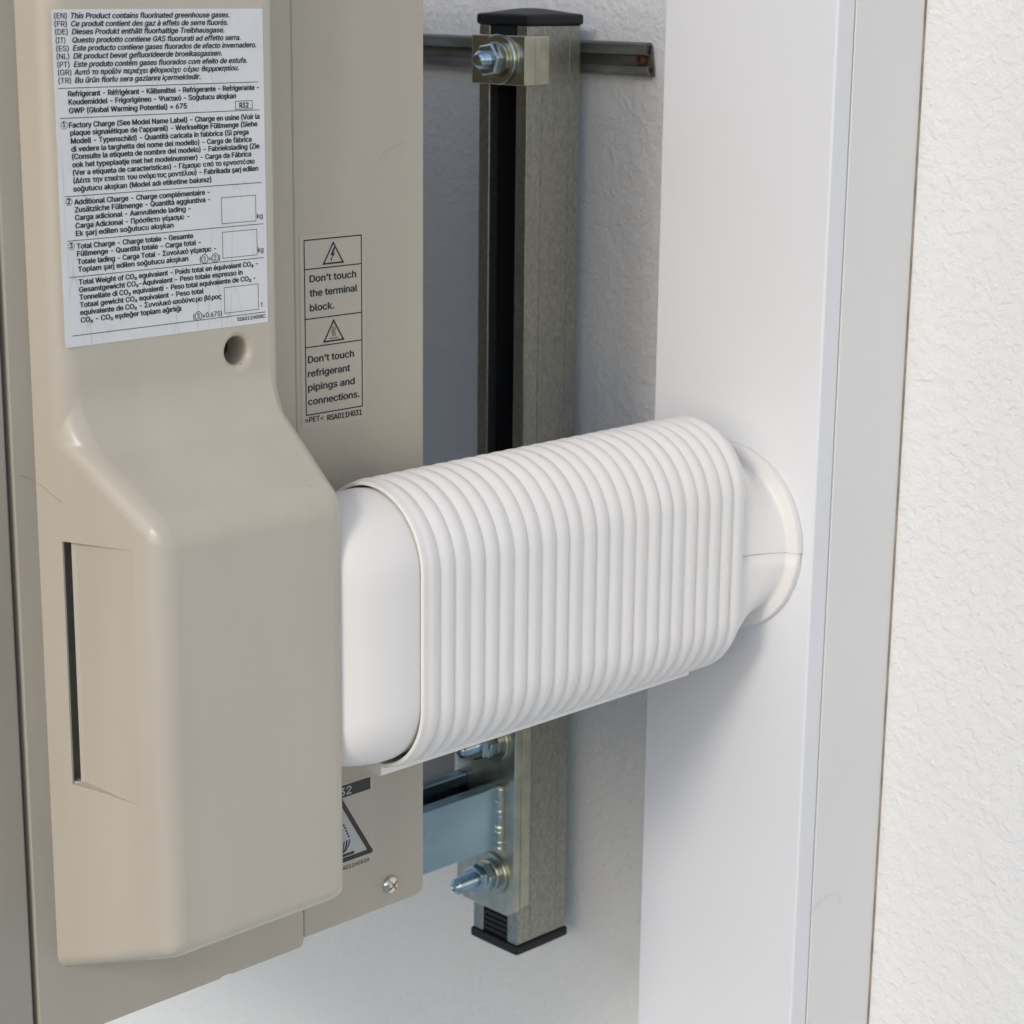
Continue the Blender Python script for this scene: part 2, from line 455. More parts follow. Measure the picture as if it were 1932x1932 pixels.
# ragged sawn end
for v in bm.verts:
    if v.co.x > -1:
        v.co.x += 0.0009 * sin(v.co.z * 900) + 0.0012 * (v.co.z < -0.048) - 0.001 * (v.co.z > -0.038)
obj('profile', bm, M['rail'], rl, bevel=0.0003, seg=2)
for x in (-0.8435, -0.9325, -1.2, -1.5):
    bm = BM(); lathe(bm, [(0, .0042), (-.002, .0042), (-.004, .003), (-.0042, .0017), (-.0025, .0015), (-.0025, 0)], (x, 0.9290, -0.0462), 'y', 20)
    obj('screw', bm, M['rust'], rl, smooth=40)

# ================================================================== upright strut channel
SX0, SX1, SY0, SY1 = -0.9205, -0.8800, 0.8700, 0.9140
SZ0, SZ1 = -0.5985, -0.0275
ch = empty('strut_channel', (-0.900, 0.914, SZ0), 'upright galvanised steel strut channel with open slot and black end caps', 'channel')
bm = BM()
t = 0.0022
lip = 0.0092
prism(bm, [(SX0, SY1), (SX0, SY0), (SX0 + lip, SY0), (SX0 + lip, SY0 + .008), (SX0 + lip - t, SY0 + .008), (SX0 + lip - t, SY0 + t), (SX0 + t, SY0 + t), (SX0 + t, SY1 - t),
           (SX1 - t, SY1 - t), (SX1 - t, SY0 + t), (SX1 - lip + t, SY0 + t), (SX1 - lip + t, SY0 + .008), (SX1 - lip, SY0 + .008), (SX1 - lip, SY0), (SX1, SY0), (SX1, SY1)], 'z', SZ0, SZ1)
cho = obj('channel_profile', bm, M['galv'], ch, bevel=0.0016, seg=4)
# rolled stiffening grooves on the side, row of teeth in the lips
bm = BM()
for yy in (SY0 + .012, SY1 - .009):
    prism(bm, [(SX1 - .0004, yy - .0012), (SX1 + .0003, yy - .0004), (SX1 + .0003, yy + .0004), (SX1 - .0004, yy + .0012)], 'z', SZ0 + .001, SZ1 - .001)
obj('stiffening_ridge', bm, M['galv'], ch, smooth=60)
z = SZ0 + 0.03
first = None
while z < SZ1 - 0.02:
    for xx in (SX1 - .0052, SX0 + .0052):
        if first is None:
            bm = BM(); lathe(bm, [(.0004, .0008), (-.00015, .0004)], (0, 0, 0), 'y', 8)
            bmesh.ops.translate(bm, verts=bm.verts, vec=ch.location)
            first = obj('punched_dimple', bm, M['galv'], ch, smooth=40); o = first
        else:
            o = first.copy(); link(o, ch)
        o.location = Vector((xx, SY0, z)) - ch.location
    z += 0.0345

def cap(zface, sgn, name='end_cap'):
    bm = BM()
    ox, o = 0.0013, 0.0013
    x0, x1, y0, y1 = SX0 - ox, SX1 + ox, SY0 - o, SY1 + o
    h = 0.0062
    n = 10
    grid = [[None] * (n + 1) for _ in range(n + 1)]
    for i in range(n + 1):
        for j in range(n + 1):
            u, v = i / n * 2 - 1, j / n * 2 - 1
            dome = 0.0032 * (1 - u * u) * (1 - v * v)
            grid[i][j] = bm.verts.new((x0 + (x1 - x0) * i / n, y0 + (y1 - y0) * j / n, zface + sgn * (h + dome)))
    for i in range(n):
        for j in range(n):
            bm.faces.new((grid[i][j], grid[i + 1][j], grid[i + 1][j + 1], grid[i][j + 1]))
    ed = [e for e in bm.edges if e.is_boundary]
    r = bmesh.ops.extrude_edge_only(bm, edges=ed)
    nv = [v for v in r['geom'] if isinstance(v, bmesh.types.BMVert)]
    for v in nv: v.co.z = zface
    ed = [e for e in bm.edges if e.is_boundary]
    bmesh.ops.contextual_create(bm, geom=ed)
    # plug that reaches into the channel through the slot
    return bm
ec = obj('end_cap', cap(SZ1, 1), M['black'], ch, bevel=0.0016, seg=3)
bm = BM(); box(bm, SX0 + .0100, SX1 - .0100, SY0 + .0006, SY1 - .004, SZ1 - .012, SZ1 - .0002)
obj('plug', bm, M['black'], ec)
ec = obj('end_cap', cap(SZ0, -1), M['black'], ch, bevel=0.0014, seg=3)
bm = BM(); box(bm, SX0 + .0098, SX1 - .0098, SY0 + .0022, SY1 - .004, SZ0 + .0002, SZ0 + .024)
for k in range(6):
    box(bm, SX0 + .0098, SX1 - .0098, SY0 + .0008, SY0 + .0022, SZ0 + .002 + k * .0037, SZ0 + .0042 + k * .0037)
obj('plug', bm, M['black'], ec)
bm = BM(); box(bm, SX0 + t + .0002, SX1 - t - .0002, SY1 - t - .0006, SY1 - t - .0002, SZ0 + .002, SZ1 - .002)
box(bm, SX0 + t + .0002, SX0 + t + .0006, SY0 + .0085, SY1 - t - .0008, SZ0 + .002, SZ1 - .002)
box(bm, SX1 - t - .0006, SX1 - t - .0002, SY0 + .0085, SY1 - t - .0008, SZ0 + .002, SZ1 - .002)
obj('slot_shade', bm, M['inside'], ch)  # black sheets added as the shade seen through the slot

# ---------------------------------------------------------------- bolts
def hexnut(bm, c, af, y0, y1, ph=0.0):
    """hexagon nut with chamfered corners, axis along y"""
    R = af / math.sqrt(3)
    n = 6
    rings = []
    for (y, k) in ((y0, 0.90), (y0 + (y1 - y0) * .16, 1.0), (y1 - (y1 - y0) * .16, 1.0), (y1, 0.90)):
        rings.append([bm.verts.new((c[0] + R * k * cos(ph + i * pi / 3), y, c[2] + R * k * sin(ph + i * pi / 3))) for i in range(6)])
    for a, b in zip(rings, rings[1:]):
        for i in range(6):
            bm.faces.new((a[i], a[(i + 1) % 6], b[(i + 1) % 6], b[i]))
    bm.faces.new(rings[0]); bm.faces.new(rings[-1])

def bolt(parent, x, z, y_plate, stick, double=True, tip='dome', ph=0.3):
    """stud with thread, one or two nuts and a pair of washers"""
    bm = BM()
    r = 0.0050
    y = y_plate - stick
    prof = []
    if tip == 'dome':
        prof += [(0.0008, 0), (0.0008, .0018), (0, .0026), (.0010, .0036), (.0018, .0041)]
    else:
        prof += [(0.0006, 0), (0.0, .0030), (.0010, .0042)]
    d = 0.0022
    while d < stick + .012:
        prof += [(d, r), (d + .00045, r - .0004), (d + .0009, r)]
        d += .00125
    lathe(bm, prof, (x, y, z), 'y', 24)
    b = obj('threaded_stud', bm, M['bolt'], parent, smooth=35)
    bm = BM(); lathe(bm, [(0, .0052), (0, .0138), (-.0004, .0142), (-.0017, .0142), (-.0021, .0138), (-.0021, .0052)], (x, y_plate - .0001, z), 'y', 40)
    obj('washer', bm, M['zinc'], b, smooth=40)
    bm = BM(); lathe(bm, [(0, .0052), (0, .0100), (-.0022, .0100), (-.0026, .0094), (-.0026, .0052)], (x, y_plate - .0024, z), 'y', 36)
    obj('spring_washer', bm, M['zinc'], b, smooth=40)
    bm = BM(); hexnut(bm, (x, 0, z), .0170, y_plate - .0112, y_plate - .0052, ph)
    obj('nut', bm, M['bolt'], b, bevel=0.0003, seg=2)
    if double:
        bm = BM(); hexnut(bm, (x, 0, z), .0170, y_plate - .0168, y_plate - .0116, ph + .35)
        obj('nut', bm, M['bolt'], b, bevel=0.0003, seg=2)
    return b

# ---------------------------------------------------------------- clamp at the top
cp = empty('clamp_plate', (-0.8985, 0.866, -0.047), 'small bent zinc clamp plate bolted to the upright channel just below its top cap', 'clamp')
bm = BM()
py0, py1 = 0.8642, 0.8694
prism(bm, [(-0.9205, py1), (-0.9205, py0), (-0.8762, py0), (-0.8762, 0.8835), (-0.8792, 0.8835), (-0.8792, py1)], 'z', -0.0612, -0.0331)
obj('plate', bm, M['zinc'], cp, bevel=0.0009, seg=3)
bm = BM(); box(bm, -0.8762, -0.8757, 0.8732, 0.8835, -0.0606, -0.0338)
obj('reflection_strip', bm, M['yzinc'], cp, bevel=0.0003, seg=2)  # yellowish reflection on the bent leg, added as a coloured strip
b = bolt(cp, -0.8965, -0.0468, py0, 0.0185, double=False, tip='flat', ph=0.15)
tag(b, 'zinc stud with one nut')

# ---------------------------------------------------------------- arm with its base plate
ar = empty('bracket_arm', (-0.905, 0.864, -0.51), 'bluish zinc steel arm with bolted foot plate on the upright channel, carrying the unit', 'bracket')
bm = BM()
pl0, pl1, pz0, pz1 = -0.9300, -0.8768, -0.5772, -0.4440
fy = 0.8640
vs = [(pl0, pz0 + .006), (pl0 + .0065, pz0), (pl1 - .006, pz0), (pl1, pz0 + .005), (pl1, pz1), (pl0, pz1)]
prism(bm, vs, 'y', fy, 0.8696)
obj('foot_plate', bm, M['yzinc'], ar, bevel=0.0012, seg=3)
bm = BM(); box(bm, pl1 - .0028, pl1, 0.8696, 0.8775, pz0 + .006, pz1)
obj('side_flange', bm, M['yzinc'], ar, bevel=0.0008, seg=2)
AX1, AX0 = -0.8892, -0.9292
AZ1, AZ0 = -0.4905, -0.5315
bm = BM()
prism(bm, [(AX0, AZ0), (AX1, AZ0), (AX1, AZ1), (AX1 - .0092, AZ1), (AX1 - .0092, AZ1 - .008), (AX1 - .0092 + t, AZ1 - .008), (AX1 - .0092 + t, AZ1 - t), (AX1 - t, AZ1 - t), (AX1 - t, AZ0 + t),
           (AX0 + t, AZ0 + t), (AX0 + t, AZ1 - t), (AX0 + .0092 - t, AZ1 - t), (AX0 + .0092 - t, AZ1 - .008), (AX0 + .0092, AZ1 - .008), (AX0 + .0092, AZ1), (AX0, AZ1)], 'y', 0.33, fy - .0001)
obj('arm_channel', bm, M['bzinc'], ar, bevel=0.0018, seg=4)
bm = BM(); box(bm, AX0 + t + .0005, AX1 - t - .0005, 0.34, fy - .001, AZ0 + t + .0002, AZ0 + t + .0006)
obj('channel_floor_shade', bm, M['inside'], ar)  # black sheet standing for the shade down in the arm's slot
# weld bead along the right side and the underside
random.seed(9)
bm = BM()
pts = []
for k in range(46):
    z = AZ1 + .001 - (AZ1 - AZ0 + .002) * k / 45
    pts.append((AX1 + .0008 + random.uniform(-.0003, .0003), fy - .0012 + random.uniform(-.0003, .0003), z))
rr = []
n = 8
for i, p in enumerate(pts):
    r_ = 0.0034 * (0.95 + .07 * abs(sin(i * 0.9)) + random.uniform(-.02, .02))
    rr.append([bm.verts.new((p[0] + r_ * cos(2 * pi * k / n), p[1] + r_ * sin(2 * pi * k / n), p[2])) for k in range(n)])
for a, c in zip(rr, rr[1:]):
    for k in range(n): bm.faces.new((a[k], c[k], c[(k + 1) % n], a[(k + 1) % n]))
bm.faces.new(rr[0]); bm.faces.new(rr[-1])
obj('weld_bead', bm, M['zinc'], ar, smooth=60)
b = bolt(ar, -0.8965, -0.5515, fy, 0.0335, double=True, tip='dome', ph=0.25); tag(b, 'lower stud with two nuts below the arm')
b = bolt(ar, -0.8965, -0.4620, fy, 0.0300, double=True, tip='dome', ph=0.1); tag(b, 'upper stud with two nuts above the arm')

# ================================================================== the outdoor unit
UX = -0.7550
ac = empty('air_conditioner', (-0.95, 0.56, -0.4615), 'beige outdoor air conditioner unit hung on the wall bracket, with stickers on its side', 'air conditioner')
# inner casing (behind the visible panels)
bm = BM(); box(bm, -1.55, UX - .004, 0.375, 0.676, -0.459, 0.11)
obj('casing', bm, M['enamel'], ac, bevel=0.004, seg=3)
# rear side panel
def plate_yz(x0, x1, outline):
    bm = BM(); prism(bm, outline, 'x', x0, x1); return bm
def rounded(y0, y1, z0, z1, r, corners):
    """outline in (y,z); corners: set of 'bl','br','tr','tl' to round"""
    out = []
    def arc(cy, cz, a0):
        for k in range(6):
            a = a0 + k * pi / 10
            out.append((cy + r * cos(a), cz + r * sin(a)))
    if 'bl' in corners: arc(y0 + r, z0 + r, pi)
    else: out.append((y0, z0))
    if 'br' in corners: arc(y1 - r, z0 + r, 1.5 * pi)
    else: out.append((y1, z0))
    if 'tr' in corners: arc(y1 - r, z1 - r, 0)
    else: out.append((y1, z1))
    if 'tl' in corners: arc(y0 + r, z1 - r, pi / 2)
    else: out.append((y0, z1))
    return out
rp = obj('rear_panel', plate_yz(UX - .004, UX, rounded(0.5990, 0.6785, -0.4608, 0.11, 0.0055, {'br'})), M['enamel'], ac, bevel=0.0014, seg=4)
# the front side panel overlaps it a little
bm = plate_yz(UX - .0035, UX + .0016, [(0.4488, 0.11), (0.4488, -0.66 + .196), (0.5475, -.4640), (0.5485, -.4632), (0.5530, -.4632), (0.5540, -.4638)] + rounded(0.56, 0.5978, -0.4638, 0.11, 0.003, {'br'})[1:-1] + [(0.5978, .11)])
sp = obj('side_panel', bm, M['enamel'], ac, bevel=0.0012, seg=3)
bm = BM(); box(bm, UX - .0042, UX - .0008, 0.5972, 0.5996, -0.460, 0.11)
obj('seam_shadow_gap', bm, M['enamel'], ac)
bm = plate_yz(UX - .022, UX + .0008, [(0.30, 0.11), (0.30, -0.4632), (0.4464, -0.4632), (0.4464, 0.11)])
obj('front_panel', bm, M['enamel_shaded'], ac, bevel=0.0012, seg=3)
bm = BM(); box(bm, -1.55, UX - .006, 0.30, 0.376, -0.46, 0.11)
obj('front_frame', bm, M['enamel_shaded'], ac)
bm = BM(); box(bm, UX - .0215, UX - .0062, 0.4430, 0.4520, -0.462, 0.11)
obj('gap_shade', bm, M['gap'], ac)  # dark box added as the shade in the open panel gap
bm = BM(); box(bm, -1.53, UX - .012, 0.6762, 0.6775, -0.445, 0.09)
obj('rear_coil_bounce', bm, M['coil'], ac)  # unseen panel added to darken bracket reflections and warm the wall
# rear grille guard peeping out at the top, and foot on the arm
bm = BM(); box(bm, -0.800, UX - .006, 0.6785, 0.6825, -0.0085, 0.1)
obj('rear_guard', bm, M['grey'], ac, bevel=.0008)
bm = BM(); box(bm, -0.800, UX - .008, 0.6785, 0.6832, -0.0220, -0.0125)
obj('rear_guard_clip', bm, M['grey'], ac, bevel=.0008)
bm = BM(); box(bm, -0.9700, -0.9225, 0.600, 0.8562, -0.4885, -0.4500)
obj('mounting_foot', bm, M['grey'], ac, bevel=0.002, seg=3)

# ---- service cover
cv_top = 0.09
def fl(x): return 0.4590 + 0.1736 * (x - UX)        # flank plane
def fr(x): return 0.5785 - 0.1460 * (x - UX)        # rear return plane
XU, XF = -0.7350, -0.6830
bm = BM()
lev = [(UX + .0016, cv_top), (XU, cv_top), (XU, -0.184), (XF, -0.2175), (XF, -0.4040), (UX + .0016, -0.4300)]
A = [bm.verts.new((x, fl(x), z)) for x, z in lev]
B = [bm.verts.new((x, fr(x), z)) for x, z in lev]
bm.faces.new(A); bm.faces.new(B[::-1])
nL = len(lev)
for i in range(nL):
    bm.faces.new((A[i], B[i], B[(i + 1) % nL], A[(i + 1) % nL]))
wl = bm.edges.layers.float.new('bevel_weight_edge')
def setw(v1, v2, w):
    e = bm.edges.get((v1, v2)); e[wl] = w
BW = 0.018
for i in (1, 2, 3):
    setw(A[i], A[i + 1], 0.0085 / BW)
    setw(B[i], B[i + 1], 0.0070 / BW)
setw(A[4], A[5], 0.0070 / BW); setw(B[4], B[5], 0.006 / BW)
setw(A[2], B[2], 0.0175 / BW); setw(A[3], B[3], 0.0095 / BW); setw(A[4], B[4], 0.0065 / BW)
cv = obj('service_cover', bm, M['ivory'], ac, bevel=BW, seg=8, weights=True)
# round the lower left corner on the base: a vertical trim of the base outline
bake(cv)
# keyhole
bm = BM()
prof = [(-.016, .0062), (-.0030, .0062), (-.0018, .0064), (-.0009, .0070), (-.0003, .0080), (0.0000, .0093), (0.0, .0093), (.004, .0094)]
lathe(bm, prof, (XU, 0.5516, -0.1598), 'x', 48)
cut(cv, bm)
bm = BM(); lathe(bm, [(-.0159, .0061), (-.0157, .0061)], (XU, 0.5516, -0.1598), 'x', 32)
obj('keyhole_shade', bm, M['gap'], cv)
# finger recess in the flank
bm = BM()
xa, xb = -0.7392, -0.6985
ya, yb_ = fl(xa), fl(xb)
zt_, zb_ = -0.2305, -0.3382
zt2, zb2 = -0.2275, -0.3382
nrm = Vector((0.171, -0.985, 0))
pa, pb = Vector((xa, ya, 0)), Vector((xb, yb_, 0))
deep = pa - nrm * 0.0042 + Vector((0.0043, 0, 0))
outA, outB = pa + nrm * .004, pb + nrm * .004
pa2 = pa - nrm * .0015
ring = [pa, pa2, deep, pb, outB, outA]
bm.free(); bm = BM()
top = [bm.verts.new((p.x, p.y, (zt_, zt_, zt_ + .0006, zt2, zt2, zt_)[i])) for i, p in enumerate(ring)]
bot = [bm.verts.new((p.x, p.y, (zb_, zb_, zb_ + .0012, zb2, zb2, zb_)[i])) for i, p in enumerate(ring)]
bm.faces.new(top); bm.faces.new(bot[::-1])
for i in range(6):
    bm.faces.new((top[i], bot[i], bot[(i + 1) % 6], top[(i + 1) % 6]))
cut(cv, bm)
# hollow behind the gripping lip
bm = BM()
q = [pa - nrm * .0010 + Vector((.0001, 0, 0)), pa - nrm * .0015 + Vector((-.0060, 0, 0)), pa - nrm * .0300 + Vector((-.0060, 0, 0)), pa - nrm * .0300 + Vector((.020, 0, 0)), deep - nrm * .0016 + Vector((.006, 0, 0)), deep - nrm * .0004]
prism(bm, [(p.x, p.y) for p in q], 'z', zb_ + .0009, zt_ + .0003)
cut(cv, bm)
for p in cv.data.polygons: p.use_smooth = True
cv.data.set_sharp_from_angle(angle=radians(32))
b_ = cv.modifiers.new('edge', 'BEVEL'); b_.width = 0.0011; b_.segments = 3; b_.limit_method = 'ANGLE'; b_.angle_limit = radians(33); b_.harden_normals = False
wn = cv.modifiers.new('wn', 'WEIGHTED_NORMAL'); wn.keep_sharp = True; wn.weight = 60
# two tiny moulding dots above the label
for y, z in ((0.4665, -0.0085), (0.5675, -0.0105)):
    bm = BM(); lathe(bm, [(0, .0008), (.0003, .0006), (.0004, 0)], (XU, y, z), 'x', 12)
    obj('moulding_dot', bm, M['white'], cv, smooth=60)

# ---- stickers and their print
FONT = None
try:    # a plain grotesque bundled with Blender itself; the built-in font serves if it is missing
    FONT = bpy.data.fonts.load(bpy.utils.system_resource('DATAFILES', path='fonts') + '/Inter.woff2')
except Exception:
    FONT = None
from mathutils.geometry import delaunay_2d_cdt, interpolate_bezier
def text_outlines(body, shear=0.0):
    cu = bpy.data.curves.new('t', 'FONT')
    cu.body = body; cu.shear = shear
    if FONT: cu.font = FONT
    o = bpy.data.objects.new('t', cu); COL.objects.link(o)
    dg = bpy.context.evaluated_depsgraph_get()
    c = o.evaluated_get(dg).to_curve(dg)
    res = []
    for sp in c.splines:
        pts = []
        if sp.type == 'BEZIER':
            P_ = sp.bezier_points
            for i in range(len(P_)):
                a, b = P_[i], P_[(i + 1) % len(P_)]
                d = b.co - a.co
                if d.cross(a.handle_right - a.co).length + d.cross(b.handle_left - a.co).length < 1e-6: q = [a.co]
                else: q = interpolate_bezier(a.co, a.handle_right, b.handle_left, b.co, 4)[:-1]
                pts += [Vector((v[0], v[1])) for v in q]
        else:
            pts = [Vector((p.co.x, p.co.y)) for p in sp.points]
        out = []
        for p in pts:
            if not out or (p - out[-1]).length > 1e-5: out.append(p)
        if len(out) > 1 and (out[0] - out[-1]).length < 1e-5: out.pop()
        if len(out) > 2: res.append(out)
    bpy.data.objects.remove(o)
    return res
def text_fill(polys):
    """triangles inside the outlines by winding number (clean counters, also for overlapping contours)"""
    vs, fs, sg = [], [], []
    for p in polys:
        ar_ = sum(p[i].x * p[(i + 1) % len(p)].y - p[(i + 1) % len(p)].x * p[i].y for i in range(len(p)))
        if ar_ < 0: p = p[::-1]
        fs.append(list(range(len(vs), len(vs) + len(p)))); vs += p; sg.append(1 if ar_ > 0 else -1)
    v, e, f, ov, oe, of = delaunay_2d_cdt(vs, [], fs, 1, 1e-7)
    return v, [t_ for t_, o_ in zip(f, of) if sum(sg[k] for k in o_) != 0]
CAP = max(p.y for q in text_outlines('H') for p in q)
def text_bm(bm, s, y0, z0, y1, caph, style, x):
    s = s.replace('\u03c6', '\u03d5')
    vv, ff = text_fill(text_outlines(s, 0.22 if style == 'i' else 0.0))
    d = {'b': .052, 'i': .046, 'r': .020, 'n': .028, 's': .030}[style] * caph / 0.727
    a = min(v.x for v in vv); b = max(v.x for v in vv)
    sx = (y1 - y0) / (b - a); sy = caph / CAP
    # heavier strokes: the same glyphs printed again a hair to each side
    for q_, (dy, dz) in enumerate(((-d, 0), (d, 0), (0, d * .6), (0, -d * .6))):
        nv = [bm.verts.new((x + q_ * 6e-6, y0 + (v.x - a) * sx + dy, z0 + v.y * sy + dz)) for v in vv]
        for f in ff:
            try: bm.faces.new([nv[i] for i in f])
            except ValueError: pass

def stroke(bm, p, q, w, x):
    p, q = Vector(p), Vector(q)
    d = (q - p).normalized(); n_ = Vector((-d.y, d.x)) * w / 2; e = d * w / 2
    vs = [p - e + n_, p - e - n_, q + e - n_, q + e + n_]
    bm.faces.new([bm.verts.new((x, v.x, v.y)) for v in vs])

def poly(bm, pts, x):
    bm.faces.new([bm.verts.new((x, p[0], p[1])) for p in pts])

def loop(bm, pts, w, x):
    for i in range(len(pts)): stroke(bm, pts[i], pts[(i + 1) % len(pts)], w, x)

def circle(bm, c, r, w, x, n=20):
    o_ = [bm.verts.new((x, c[0] + (r + w / 2) * cos(2 * pi * k / n), c[1] + (r + w / 2) * sin(2 * pi * k / n))) for k in range(n)]
    i_ = [bm.verts.new((x, c[0] + (r - w / 2) * cos(2 * pi * k / n), c[1] + (r - w / 2) * sin(2 * pi * k / n))) for k in range(n)]
    for k in range(n): bm.faces.new((o_[k], o_[(k + 1) % n], i_[(k + 1) % n], i_[k]))

def fix_x(bm):
    """all print faces look towards +x"""
    bmesh.ops.recalc_face_normals(bm, faces=bm.faces)
    bmesh.ops.reverse_faces(bm, faces=[f for f in bm.faces if f.normal.x < 0])

# big information label
lx = XU + 0.00022
bm = BM(); prism(bm, rounded(0.4645, 0.5681, -0.1487, -0.01465, 0.0006, {'bl', 'br', 'tr'}) , 'x', XU + .00002, lx)
lab = obj('information_label', bm, M['paper'], ac); tag(lab, 'large bluish white label of small multilingual print')
tx = lx + 0.00008
bm = BM()
for l in INFO_LINES: text_bm(bm, *l[:4], l[4] * 1.08, l[5], tx)
tk = .00022
for p, q in (((.4662, -.0451), (.5650, -.0451)), ((.4665, -.0568), (.5652, -.0568)), ((.4673, -.0877), (.5659, -.0877)), ((.4675, -.1055), (.5662, -.1055)), ((.4678, -.1202), (.5663, -.1202)), ((.4681, -.1441), (.5666, -.1441))):
    stroke(bm, p, q, tk * 1.25, tx)
def rect(y0, y1, z0, z1): return [(y0, z0), (y1, z0), (y1, z1), (y0, z1)]
loop(bm, rect(.5528, .5617, -.0562, -.0528), tk * 1.2, tx)
loop(bm, rect(.5443, .5625, -.1040, -.0929), tk, tx)
loop(bm, rect(.5444, .5628, -.1187, -.1076), tk, tx)
loop(bm, rect(.5447, .5630, -.1425, -.1314), tk, tx)
circle(bm, (.46815, -.05950), .00148, .0002, tx)
circle(bm, (.46890, -.08985), .00148, .0002, tx)
circle(bm, (.46915, -.10765), .00148, .0002, tx)
fix_x(bm)
obj('printed_text', bm, M['ink'], lab, recalc=False)

# terminal and piping warning sticker
sx_ = UX + 0.00018
bm = BM(); prism(bm, rounded(0.6023, 0.6409, -0.2050, -0.1153, 0.0008, {'bl', 'br', 'tr', 'tl'}), 'x', UX + .00002, sx_)
wl_ = obj('warning_sticker', bm, M['clear'], ac); tag(wl_, 'narrow clear warning sticker in black print')
tx = sx_ + .00008
bm = BM()
for l in WARN_LINES: text_bm(bm, *l, tx)
fr_ = (0.6049, 0.6389, -0.1987, -0.1177)
loop(bm, rect(*fr_), .0006, tx)
for z in (-.1310, -.1539, -.1670): stroke(bm, (fr_[0], z), (fr_[1], z), .00055, tx)
def tri(bm, c, zt_, zb_, hw, w, x):
    loop(bm, [(c, zt_), (c - hw, zb_), (c + hw, zb_)], w, x)
tri(bm, .6220, -.1199, -.1293, .0058, .0008, tx)
poly(bm, [(.62225, -.1220), (.62030, -.1256), (.62140, -.1256), (.62070, -.12740), (.62120, -.12725), (.62075, -.1288)][0:4] + [(.62330, -.1248), (.62210, -.1249), (.62330, -.1221)], tx)
poly(bm, [(.62135, -.1268), (.62075, -.12880), (.62020, -.1270)], tx)
tri(bm, .6218, -.1560, -.1654, .0058, .0008, tx)
for dy in (-.0009, 0, .0009):
    pts = [(.62170 + dy + .00028 * sin(k * 1.05), -.1589 - k * .00048) for k in range(10)]
    for p, q in zip(pts, pts[1:]): stroke(bm, p, q, .00028, tx)
stroke(bm, (.6193, -.1642), (.6243, -.1642), .00035, tx)
fix_x(bm)
obj('printed_text', bm, M['ink_thin'], wl_, recalc=False)

# flammable refrigerant sticker, half hidden
bm = BM(); prism(bm, rounded(0.5990 + .002, 0.6450, -0.4335, -0.3855, 0.0008, {'br', 'tr', 'bl', 'tl'}), 'x', UX + .00002, sx_)
fs = obj('refrigerant_sticker', bm, M['clear'], ac); tag(fs, 'clear sticker with black band and thick triangle, half hidden behind the cover')
bm = BM()
poly(bm, rect(.6035, .6424, -.3935, -.3871), tx)
TC = .6232
hw_, z1_, z0_ = .0190, -.3948, -.4266
def ntri(bm, w, x): # thick rounded triangle
    pts = [(TC, z1_), (TC - hw_, z0_), (TC + hw_, z0_)]
    loop(bm, pts, w, x)
    for p in pts:
        poly(bm, [(p[0] + w / 2 * 1.02 * cos(2 * pi * k / 16), p[1] + w / 2 * 1.02 * sin(2 * pi * k / 16)) for k in range(16)], x + .00002)
ntri(bm, .0025, tx)
poly(bm, rect(TC - .0084, TC + .0084, -.4249, -.4234), tx)
# flame: nested curved strokes with a dashed outer tongue
for s_ in (1, -1):
    for rr_, w_ in ((.0054, .0009), (.0036, .0011), (.0018, .0008)):
        for k in range(9):
            a0 = -pi / 2 + k * pi / 2 / 9 * 0.95; a1 = -pi / 2 + (k + 1) * pi / 2 / 9 * 0.95
            stroke(bm, (TC + s_ * rr_ * cos(a0), -.4165 + .0062 * sin(a0)), (TC + s_ * rr_ * cos(a1), -.4165 + .0062 * sin(a1)), w_ * (.4 + .6 * k / 9), tx)
    for k in range(5):
        z = -.4150 + k * .00165
        xx = .0050 - .00075 * k
        stroke(bm, (TC + s_ * xx, z), (TC + s_ * (xx - .0003), z + .0004), .0009, tx)
for l in FLAM_LINES:
    text_bm(bm, 'RSA011H053A', l[1] - (l[3] - l[1]) * .11, l[2], l[3], l[4], l[5], tx)
fix_x(bm)
obj('printed_text', bm, M['ink_thin'], fs, recalc=False)
bm = BM(); poly(bm, [(TC, -.3985), (TC - .0155, -.4252), (TC + .0155, -.4252)], sx_ + .00003)
text_bm(bm, 'R32', .6185, -.39235, .6300, .0040, 'r', tx + .00005)
fix_x(bm)
obj('pale_print', bm, M['paleprint'], fs, recalc=False)

# screw with crossed recess
bm = BM()
lathe(bm, [(-.003, .0050), (.0004, .0050), (.0008, .0049), (.0017, .0042), (.0025, .0030), (.0029, .0015), (.0030, 0)], (UX, 0.6553, -0.4488), 'x', 32)
sc = obj('panel_screw', bm, M['screw'], ac, smooth=40)
bm = BM()
for a in (radians(35), radians(125)):
    d = Vector((0, cos(a), sin(a))); e = Vector((0, -sin(a), cos(a)))
    c0 = Vector((UX, .6553, -.4488))
    ps = []
    for xx in (0.0008, .006):
        for s1, s2 in ((-1, -1), (1, -1), (1, 1), (-1, 1)):
            ps.append(bm.verts.new(c0 + Vector((xx, 0, 0)) + d * .0030 * s1 + e * .00055 * s2))
    for f in ((0, 1, 2, 3), (7, 6, 5, 4), (0, 4, 5, 1), (1, 5, 6, 2), (2, 6, 7, 3), (3, 7, 4, 0)):
        bm.faces.new([ps[i] for i in f])
    if a < 1: cut(sc, bm); bm = BM()
    else: cut(sc, bm)
sc.data.set_sharp_from_angle(angle=radians(40))

